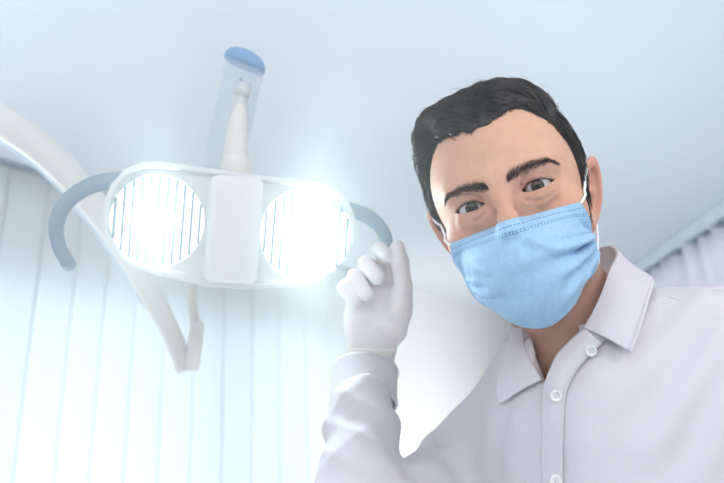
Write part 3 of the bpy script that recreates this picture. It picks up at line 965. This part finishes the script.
for s in (-1, 1):
    j = NU - 1 if s > 0 else 0
    # side binding
    v, f = tube_vf(PM[1:-1, j] @ HM.T + HO, .0011, 8); mesh_obj('side_binding', v, f, M['mask'], mask)
    a = PM[3, j if s > 0 else 1]; b = PM[-6, j]
    top_ = [a, (s * .0720, -.030, -.010), (s * .0755, -.012, .008), (s * .0770, .002, .016), (s * .0770, .018, .010), (s * .0770, .030, -.010), (s * .0750, .028, -.035), (s * .0700, .012, -.058), b]
    pts = catmull(np.array([np.array(q) for q in top_]), 8)
    for it in range(5):
        d, gg = dgrad(lambda z_: np.minimum(f_head_core(z_), f_hair(z_) if True else 9), pts); gg /= np.linalg.norm(gg, axis=1)[:, None] + 1e-9
        pts = pts + gg * np.clip(.0018 - d, 0, .01)[:, None]
    v, f = tube_vf(pts @ HM.T + HO, .00135, 10); mesh_obj('ear_loop', v, f, M['loop'], mask)

# ================================================================== SHIRT
SL = W(468, 478, .780); SR = W(778, 352, .640); Cst = W(620, 455, .745)
EL = W(354, 565, .60); WR = W(366, 352, .80)
bodyN0 = HL(0, .030, -.050)
DN = np.array([0, 0, -1.0])
hipC = Nb + np.array([.05, .10, -.50])
shv = (SR - SL) / np.linalg.norm(SR - SL)
TR = np.stack([shv, np.cross(DN * -1, shv), [0, 0, 1]], 1).astype(float)
def f_torso(p):
    d = cone(p, SL, Nb + shv * -.02 + np.array([0, 0.005, -.030]), .056, .064)
    d = smin(d, cone(p, Nb + shv * .02 + np.array([0, .005, -.02]), SR, .066, .062), .05)
    d = smin(d, cone(p, SL + shv * .05 + DN * .02, hipC - shv * .09, .082, .13), .05)
    d = smin(d, cone(p, SR - shv * .06 + DN * .03, hipC + shv * .09, .085, .13), .06)
    d = smin(d, cone(p, Nb + DN * .10 + np.array([0, .01, 0]), hipC, .100, .15), .06)
    return d
def fold(p, a, b, w, amp):
    a = np.asarray(a); b = np.asarray(b); e = b - a; t = np.clip(((p - a) @ e) / e.dot(e), 0, 1)
    r = np.linalg.norm(p - a - t[..., None] * e, axis=-1)
    return -amp * np.exp(-(r / w) ** 2) * np.sin(np.pi * (.12 + .88 * t)) ** .7
def tors_pt(px, py):
    q = march(f_torso, px, py, .45, 1.0, 250); return q
_fl = []
for a, b, w_, am in [((700, 300), (600, 420), .010, .0045), ((724, 330), (640, 470), .012, .005), ((735, 400), (690, 500), .012, .005),
                     ((660, 300), (575, 400), .009, .003), ((505, 395), (480, 470), .012, .004), ((522, 400), (512, 490), .010, .0035),
                     ((455, 440), (470, 520), .010, .004), ((600, 370), (580, 500), .012, .003), ((690, 290), (720, 310), .006, .002)]:
    A_, B_ = tors_pt(*a), tors_pt(*b)
    if A_ is not None and B_ is not None: _fl.append((A_, B_, w_ * 1.1, am * 1.7))
NBtop = HL(0, .036, -.075)
VA, VB, VC, VD = W(553, 332, .54), W(556, 338, .70), W(545, 366, .54), W(547, 370, .68)
def f_shirt_torso(p):
    d = f_torso(p)
    for q in _fl: d = d + fold(p, *q)
    d = d + .0012 * np.sin(p[..., 0] * 38 + 3 * np.sin(p[..., 2] * 19)) * np.sin(p[..., 2] * 27 + p[..., 1] * 20)
    # neck hole and open front
    hole = cone(p, NBtop, Nb + DN * .01, .063, .063)
    v = cone(p, VA, VB, .023, .023); v = smin(v, cone(p, VC, VD, .011, .011), .02)
    d = smax(d, -v, .003)
    return smax(d, -hole, .004)
def f_arm(p):
    d = cone(p, SL, EL, .062, .052)
    d = smin(d, cone(p, EL, WR + (EL - WR) * .2, .050, .0370), .02)
    return d
fa = (WR - EL) / np.linalg.norm(WR - EL)
ua = (EL - SL) / np.linalg.norm(EL - SL)
def f_sleeve(p):
    d = f_arm(p)
    s = (p - EL) @ fa; L = np.linalg.norm(WR - EL)
    side = (p - EL) @ (RW @ np.array([1, 0, 0]))
    near = np.clip(s / L, 0, 1.2)
    # wrapped creases of a pushed-up sleeve
    ph = s * 150 + side * 60 + 1.6 * np.sin(side * 45 + 1) 
    d = d - .0065 * near * np.exp(-((s - L * .56) / .09) ** 2) * (.85 - 1.35 * np.abs(np.sin(ph * .5)) ** .6)
    ph2 = s * 95 - side * 85 + 2.0
    d = d - .0045 * near * np.exp(-((s - L * .5) / .12) ** 2) * (.8 - 1.4 * np.abs(np.sin(ph2 * .5)) ** .6)
    s2 = (p - SL) @ ua
    d = d - .003 * np.exp(-((s2 - .12) / .08) ** 2) * np.sin(s2 * 110 + side * 40)
    # the sleeve stops inside the cuff
    d = np.maximum(d, s - L * .75)
    return d
def f_shirt(p):
    return smin(f_shirt_torso(p), f_sleeve(p), .018)
alls = np.array([SL, SR, EL, WR, Nb, hipC - shv * .2, hipC + shv * .2])
lo_, hi_ = alls.min(0) - .13, alls.max(0) + .13
lo_[2] = 1.1 - .50 + .05
V, Fq = nets(f_shirt, lo_, hi_, .0048, 2)
# open hem at the waist
shirt = mesh_obj('shirt', V, Fq, M['shirt'], man); shirt['label'] = 'white twill button-up shirt'

def f_skin_w(p): return f_head(toh(p))
def depth_of(p): return -((p - CAM) @ RW)[2] if np.ndim(p) == 1 else None
def surf_depth(px, py, fs=(None,)):
    ds = []
    for f_ in fs:
        q = march(f_, px, py, .42, 1.0, 300)
        if q is not None: ds.append(depth_of(q))
    return min(ds) if ds else None
if DEBUG:
    for q in [(544, 384), (557, 354), (584, 328), (569, 381), (600, 300), (590, 350), (556, 396), (555, 480), (631, 351), (652, 283), (617, 252), (500, 403), (512, 340), (524, 340), (540, 370), (498, 384), (700, 300), (450, 430), (724,400)]:
        a_ = surf_depth(*q, fs=(f_shirt,)); b_ = surf_depth(*q, fs=(f_skin_w,))
        print('DEPTH', q, a_ and round(a_, 3), b_ and round(b_, 3))

def patch(name, rows, m, parent, nu=10, nv=24, thick=.0022, bulge=0.0, label=None, deeper=None):
    """cloth panel through rows of (px, py, depth) points, each row smoothed"""
    R = []
    for r in rows:
        c = catmull(np.array([W(*q) for q in r]), 8)
        s = np.concatenate([[0], np.cumsum(np.linalg.norm(np.diff(c, axis=0), axis=1))]); s /= s[-1]
        t = np.linspace(0, 1, nv)
        R.append(np.stack([np.interp(t, s, c[:, k]) for k in range(3)], 1))
    R = np.array(R)                                  # rows, nv, 3
    G = np.stack([catmull(R[:, j], nu) for j in range(nv)], 1)
    if bulge:
        du = np.gradient(G, axis=1); dv = np.gradient(G, axis=0); n = np.cross(du, dv); n /= np.linalg.norm(n, axis=2)[..., None] + 1e-12
        vw = G[len(G) // 2, nv // 2] - CAM
        if (n[len(G) // 2, nv // 2]).dot(vw) > 0: n = -n
        sh = np.sin(np.linspace(0, np.pi, len(G)))[:, None] * np.ones(nv)[None]
        G = G + n * (sh * bulge)[..., None]
    v, f = grid_vf(G)
    o = mesh_obj(name, v, f, m, parent)
    sm = o.modifiers.new('thick', 'SOLIDIFY'); sm.thickness = thick; sm.offset = 0
    b = o.modifiers.new('bevel', 'BEVEL'); b.width = thick * .35; b.segments = 2; b.limit_method = 'ANGLE'; b.angle_limit = 1.0
    if label: o['label'] = label
    return o, G

def sp(px, py, off=.0025, f_=None):
    q = surf_depth(px, py, fs=(f_ or f_shirt,))
    return (px, py, (q if q else .62) - off)
Fd = [(584, 328, .600), (594, 310, .607), (603, 290, .620), (610, 270, .638), (617, 253, .664), (606, 246, .715), (575, 262, .755), (552, 296, .750), (533, 304, .712), (524, 322, .672), (524, 345, .643), (531, 364, .618), (541, 380, .603)]
Od = [(631, 352, .581), (640, 329, .592), (648, 302, .610), (653, 281, .655), (640, 276, .71), (600, 290, .77), (556, 318, .76), (518, 316, .715), (509, 341, .668), (504, 362, .650), (499, 378, .642), (497, 390, .636), (500, 404, .627)]
assert len(Fd) == len(Od), (len(Fd), len(Od))
Md = [tuple(np.array(a) * .55 + np.array(b) * .45 + np.array([0, -1.5, -.003])) for a, b in zip(Fd, Od)]
Bd = [(600, 338, .604), (607, 314, .622), (613, 294, .640), (619, 276, .665), (621, 264, .690), (608, 264, .73), (577, 282, .77), (556, 312, .765), (538, 316, .695), (533, 334, .662), (534, 352, .648), (540, 370, .630), (546, 384, .612)]
collar, _ = patch('collar', [Fd, Md, Od], M['shirt'], shirt, nu=10, nv=90, thick=.0026)
patch('collar_band', [Fd, Bd], M['shirt'], collar, nu=8, nv=90, thick=.0018)
# stitched line set in from the collar's edge
sl_ = [tuple(np.array(b) * .90 + np.array(a) * .10 + np.array([0, 0, -.0035])) for a, b in zip(Md, Od)][:5]
v, f = tube_vf(catmull([W(*q) for q in sl_], 8), .00035, 6); mesh_obj('stitching', v, f, M['seam'], collar)
# front edge flap under the collar, and the button placket
E1 = [(544, 386, .5985), (550, 369, .6015), (557, 354, .6045), (570, 340, .6035), (584, 328, .6015), (593, 323, .605)]
E2 = [(556, 387, .5925), (560, 374, .594), (568, 361, .596), (580, 348, .5965), (593, 336, .5965), (600, 330, .600)]
E3 = [(567, 389, .592), (571, 378, .5925), (578, 367, .594), (589, 355, .595), (601, 343, .596), (610, 335, .599)]
patch('front_facing', [E1, E2, E3], M['shirt'], shirt, nu=8, nv=30, thick=.0018)
pl_l = [(585, 329, .5985), (571, 340, .5995), (558, 354, .600), (550, 369, .5975), (544, 385, .595), sp(542, 400), sp(541.5, 425), sp(542, 455), sp(543, 485), sp(545, 525)]
pl_m = [(593, 336, .5930), (580, 348, .5925), (568, 361, .5915), (560, 374, .5895), (556, 386, .588), sp(553.5, 400, .0036), sp(552.5, 425, .0036), sp(552.5, 455, .0036), sp(553, 485, .0036), sp(555, 525, .0036)]
pl_r = [(602, 343, .5920), (590, 355, .5915), (579, 367, .590), (572, 378, .5885), (567.5, 388, .5875), sp(565, 400), sp(563.5, 425), sp(563, 455), sp(563, 485), sp(564, 525)]
patch('placket', [pl_l, pl_m, pl_r], M['shirt'], shirt, nu=5, nv=50, thick=.0020)
for k in (0, 1):
    ro = [(a[0] + (1.6 if k == 0 else -1.6), a[1], a[2] - .0016) for a in (pl_l if k == 0 else pl_r)]
    v, f = tube_vf(catmull([W(*q) for q in ro], 10), .00028, 6); mesh_obj('stitching', v, f, M['seam'], shirt)
# seams
def seam(pts, r=.0007, off=.0002, name='seam'):
    c = catmull([W(*sp(x, y, off)) for x, y in pts], 8)
    v, f = tube_vf(c, r, 6); mesh_obj(name, v, f, M['seam'], shirt)
seam([(655, 300), (666, 297), (680, 299), (694, 294), (706, 290), (722, 291), (735, 294)])
seam([(432, 436), (438, 448), (446, 466), (452, 485), (456, 505)])
# buttons
def button(px, py, d, tilt=(0, 0), rr=.0056):
    c = W(px, py, d); A = look_frame(px, py, 20, tilt[0], tilt[1])
    n = 40; prof_ = [(.02, .0004), (.55, .0004), (.66, .0014), (.86, .0018), (1.0, .0008), (1.0, -.0008), (.9, -.0016), (.02, -.0016)]
    v = []; f = []
    for r_, h in prof_:
        for j in range(n):
            a = 2 * math.pi * j / n; v.append(c + A @ np.array([rr * r_ * math.cos(a), -h, rr * r_ * math.sin(a)]))
    for i in range(len(prof_) - 1):
        for j in range(n): f.append((i * n + j, i * n + (j + 1) % n, (i + 1) * n + (j + 1) % n, (i + 1) * n + j))
    b = mesh_obj('button', v, f, M['button'], shirt)
    mb = MB()
    for a in (.785, 2.356):
        dr = np.array([math.cos(a), 0, math.sin(a)]) * .0019
        mb.tube([c + A @ (dr + [0, -.0006, 0]), c + A @ np.array([0, -.0012, 0]), c + A @ (-dr + [0, -.0006, 0])], .00032, 6)
    mb.build('thread', M['seam'], b, True)
    mh = MB()
    for k in range(4):
        a = .785 + k * math.pi / 2; q = c + A @ np.array([math.cos(a) * .0019, -.0004, math.sin(a) * .0019])
        mh.tube([q, q + A @ np.array([0, -.0003, 0])], .0005, 8)
    mh.build('hole', M['handle'], b)
button(591, 351, .5895, (8, 10), .0052); 
button(556, 396, sp(556, 396)[2] - .0036, (8, 5)); button(556, 481, sp(556, 481)[2] - .0036, (5, 5))

# ---- cuff
cb0, cb1 = WR + (EL - WR) * .105, WR + (EL - WR) * .305
ca_ = (cb1 - cb0) / np.linalg.norm(cb1 - cb0)
cs = RW @ np.array([1, 0, 0.0]); cs = cs - cs.dot(ca_) * ca_; cs /= np.linalg.norm(cs); cw = np.cross(ca_, cs)
P = np.zeros((12, 73, 3))
for i in range(12):
    t = i / 11; c = cb0 + (cb1 - cb0) * t
    for j in range(73):
        a = math.pi * .86 + 2 * math.pi * 1.06 * j / 72
        r = (.0380 - .0005 * t) + .0032 * (j / 72) * (1 - .2 * t) - .0006 * math.sin(t * math.pi) + .0006 * math.sin(3 * a + 2)
        P[i, j] = c + cs * r * math.cos(a) + cw * r * .80 * math.sin(a)
v, f = grid_vf(P); cuff = mesh_obj('cuff', v, f, M['shirt'], shirt)
cuff.modifiers.new('thick', 'SOLIDIFY').thickness = .0024
for k in (1, 10):
    pts = [P[k, j] + (P[k, j] - (cb0 + (cb1 - cb0) * k / 11)) * .04 for j in range(73)]
    v, f = tube_vf(pts, .0004, 6); mesh_obj('stitching', v, f, M['seam'], cuff)

# ---- gloved hand
def HP(x, y, d): return W(x, y, d)
HA = look_frame(374, 312, 0)
def f_glove(p):
    q = (p - W(374, 312, .80)) @ HA
    d = rbox(q, (.000, .002, .004), (.0335, .0135, .034), .013)                     # palm
    d = smin(d, ell(q, (-.020, -.004, -.010), (.015, .015, .032)), .012)            # heel on the little-finger side
    d = smin(d, cone(p, W(394, 330, .793), W(400, 300, .785), .0165, .0140), .012)  # ball of the thumb
    wq = q.copy(); wq[..., 1] = (wq[..., 1] - .002) * 1.35
    wr = cone(wq, (.000, 0, -.026), (-.0065, 0, -.072), .0275, .0268)
    d = smin(d, wr, .016)
    fing = [
        ([(391, 279, .815), (389, 262, .822), (380, 250, .806), (386, 256, .779)], [.0105, .0102, .0096, .0088]),
        ([(379, 284, .815), (374, 268, .823), (366, 264, .800), (377, 277, .776)], [.0108, .0104, .0100, .0096]),
        ([(366, 290, .815), (360, 276, .818), (355, 277, .796), (367, 294, .776)], [.0104, .0100, .0098, .0092]),
        ([(353, 298, .812), (347, 286, .812), (345, 288, .793), (355, 302, .777)], [.0098, .0094, .0090, .0084])]
    for pts, rs in fing:
        c = chain(p, [HP(*a) for a in pts], rs, .003)
        d = smin(d, c, .0022)
    th = chain(p, [HP(400, 312, .787), HP(403, 286, .783), HP(400, 262, .781), HP(397.5, 247, .784)], [.0150, .0112, .0106, .0088], .004)
    d = smin(d, th, .006)
    # wrinkles of thin latex
    d = d + .0005 * np.sin(q[..., 2] * 420 + q[..., 0] * 150) * np.exp(-((q[..., 2] + .045) / .016) ** 2)
    d = d + .0006 * np.sin((q[..., 0] + q[..., 2]) * 210) * np.exp(-((q[..., 0] - .012) ** 2 + (q[..., 2] + .010) ** 2) / .0006)
    return np.maximum(d, -(q[..., 2] + .078))
V, Fq = nets(f_glove, W(374, 312, .80) - [.07, .07, .10], W(374, 312, .80) + [.07, .07, .11], .0017, 2)
glove = mesh_obj('glove', V, Fq, M['glove'], man); glove['label'] = 'thin white latex glove'
P0 = W(374, 312, .80)
ring = []
for dz, rr in ((-.0445, .0292), (-.047, .0300), (-.052, .0295), (-.058, .0292), (-.064, .0290)):
    ring.append([P0 + HA @ np.array([-.0018 + (dz + .0445) * .2 + rr * math.cos(a), .002 + rr / 1.33 * math.sin(a), dz + .001 * math.sin(2 * a + 1)]) for a in np.linspace(0, 2 * math.pi, 49)])
v, f = grid_vf(np.array(ring)); o = mesh_obj('glove_band', v, f, M['glovecuff'], glove); o.modifiers.new('thick', 'SOLIDIFY').thickness = .0012
v, f = tube_vf(np.array(ring[0]), .0011, 8, False); mesh_obj('rolled_edge', v, f, M['glovecuff'], glove)

# ================================================================== LIGHT, CAMERA, WORLD
def area(name, loc, target, sx, sy, power, col):
    l = bpy.data.lights.new(name, 'AREA'); l.shape = 'RECTANGLE'; l.size = sx; l.size_y = sy; l.energy = power; l.color = col
    o = bpy.data.objects.new(name, l); COL.objects.link(o); o.location = tuple(loc)
    d = Vector(tuple(np.asarray(target) - np.asarray(loc))); o.rotation_euler = d.to_track_quat('-Z', 'Y').to_euler()
    return o
# daylight outside the left window
area('window_daylight', wp(.6, -.7, 1.5), wp(.6, 1, 1.3), 3.6, 2.0, 170, (.93, .98, 1.0))
# added soft fill from behind the camera, no window there
area('front_fill', (-.5, -1.3, 1.9), (0, .7, 1.2), 2.0, 1.4, 17, (.97, .98, 1.0))
area('upper_right_key', (1.35, -.45, 2.3), (.25, .62, 1.25), 1.0, .7, 19, (1.0, .96, .92))  # added warm key from upper right
# added unseen lamps low down that brighten the far wall and the ceiling
area('wall_fill', (1.2, 3.7, .5), wp(3.1, 0, 1.5), 1.6, 1.2, 13, (1.0, .99, .96)).data.spread = math.radians(100)
area('ceiling_fill', (0, 1.8, .15), (0, 1.9, 2.4), 2.4, 1.6, 25, (.95, .99, 1.0))
w = bpy.data.worlds.new('World'); SC.world = w; w.use_nodes = True
w.node_tree.nodes['Background'].inputs[0].default_value = (.91, .955, 1.0, 1)
w.node_tree.nodes['Background'].inputs[1].default_value = 1.05

cam = bpy.data.cameras.new('camera'); co = bpy.data.objects.new('camera', cam); COL.objects.link(co)
cam.sensor_width = 36; cam.lens = 36 * F / 724
m = Matrix(RW.tolist()).to_4x4(); m.translation = Vector(tuple(CAM)); co.matrix_world = m
cam.clip_start = .02
cam.dof.use_dof = True; cam.dof.focus_distance = .62; cam.dof.aperture_fstop = 4.5
SC.camera = co
# added scattering volume imitating the lamp's lens bloom, densest at the lamp
hc = LO + LM @ np.array([.0, -.05, -.01]); HR = .48
v = []; f = []
for i in range(17):
    for j in range(32):
        a = math.pi * i / 16; t = 2 * math.pi * j / 32; e = .0005 if i in (0, 16) else 0
        r = HR
        v.append(hc + r * np.array([(math.sin(a) + e) * math.cos(t), (math.sin(a) + e) * math.sin(t), math.cos(a)]))
for i in range(16):
    for j in range(32): f.append((i * 32 + j, (i + 1) * 32 + j, (i + 1) * 32 + (j + 1) % 32, i * 32 + (j + 1) % 32))
hm = bpy.data.materials.new('lamp_bloom'); hm.use_nodes = True; nt = hm.node_tree; nt.nodes.clear()
vsn = nt.nodes.new('ShaderNodeVolumeScatter'); vsn.inputs['Color'].default_value = (.96, 1, 1, 1); vsn.inputs['Anisotropy'].default_value = .1
ge = nt.nodes.new('ShaderNodeNewGeometry'); vd = nt.nodes.new('ShaderNodeVectorMath'); vd.operation = 'DISTANCE'; vd.inputs[1].default_value = tuple(hc)
nt.links.new(ge.outputs['Position'], vd.inputs[0])
mr = nt.nodes.new('ShaderNodeMapRange'); mr.inputs[1].default_value = HR * .97; mr.inputs[2].default_value = 0; mr.inputs[3].default_value = 0; mr.inputs[4].default_value = 1
nt.links.new(vd.outputs['Value'], mr.inputs[0])
pw = nt.nodes.new('ShaderNodeMath'); pw.operation = 'POWER'; pw.inputs[1].default_value = .9; nt.links.new(mr.outputs[0], pw.inputs[0])
ml = nt.nodes.new('ShaderNodeMath'); ml.operation = 'MULTIPLY'; ml.inputs[1].default_value = 1.5; nt.links.new(pw.outputs[0], ml.inputs[0])
nt.links.new(ml.outputs[0], vsn.inputs['Density'])
oo = nt.nodes.new('ShaderNodeOutputMaterial'); nt.links.new(vsn.outputs[0], oo.inputs['Volume'])
hz = mesh_obj('bloom_volume', v, f, hm); hz['kind'] = 'stuff'
tag(hz, 'added scattering volume imitating lens bloom around the lit dental light', 'bloom_volume')
vs = SC.view_settings; vs.view_transform = 'Standard'; vs.look = 'None'; vs.gamma = 1; vs.exposure = .12; vs.use_curve_mapping = False
SC.cycles.use_denoising = True
SC.cycles.max_bounces = 8; SC.cycles.diffuse_bounces = 4; SC.cycles.transparent_max_bounces = 12
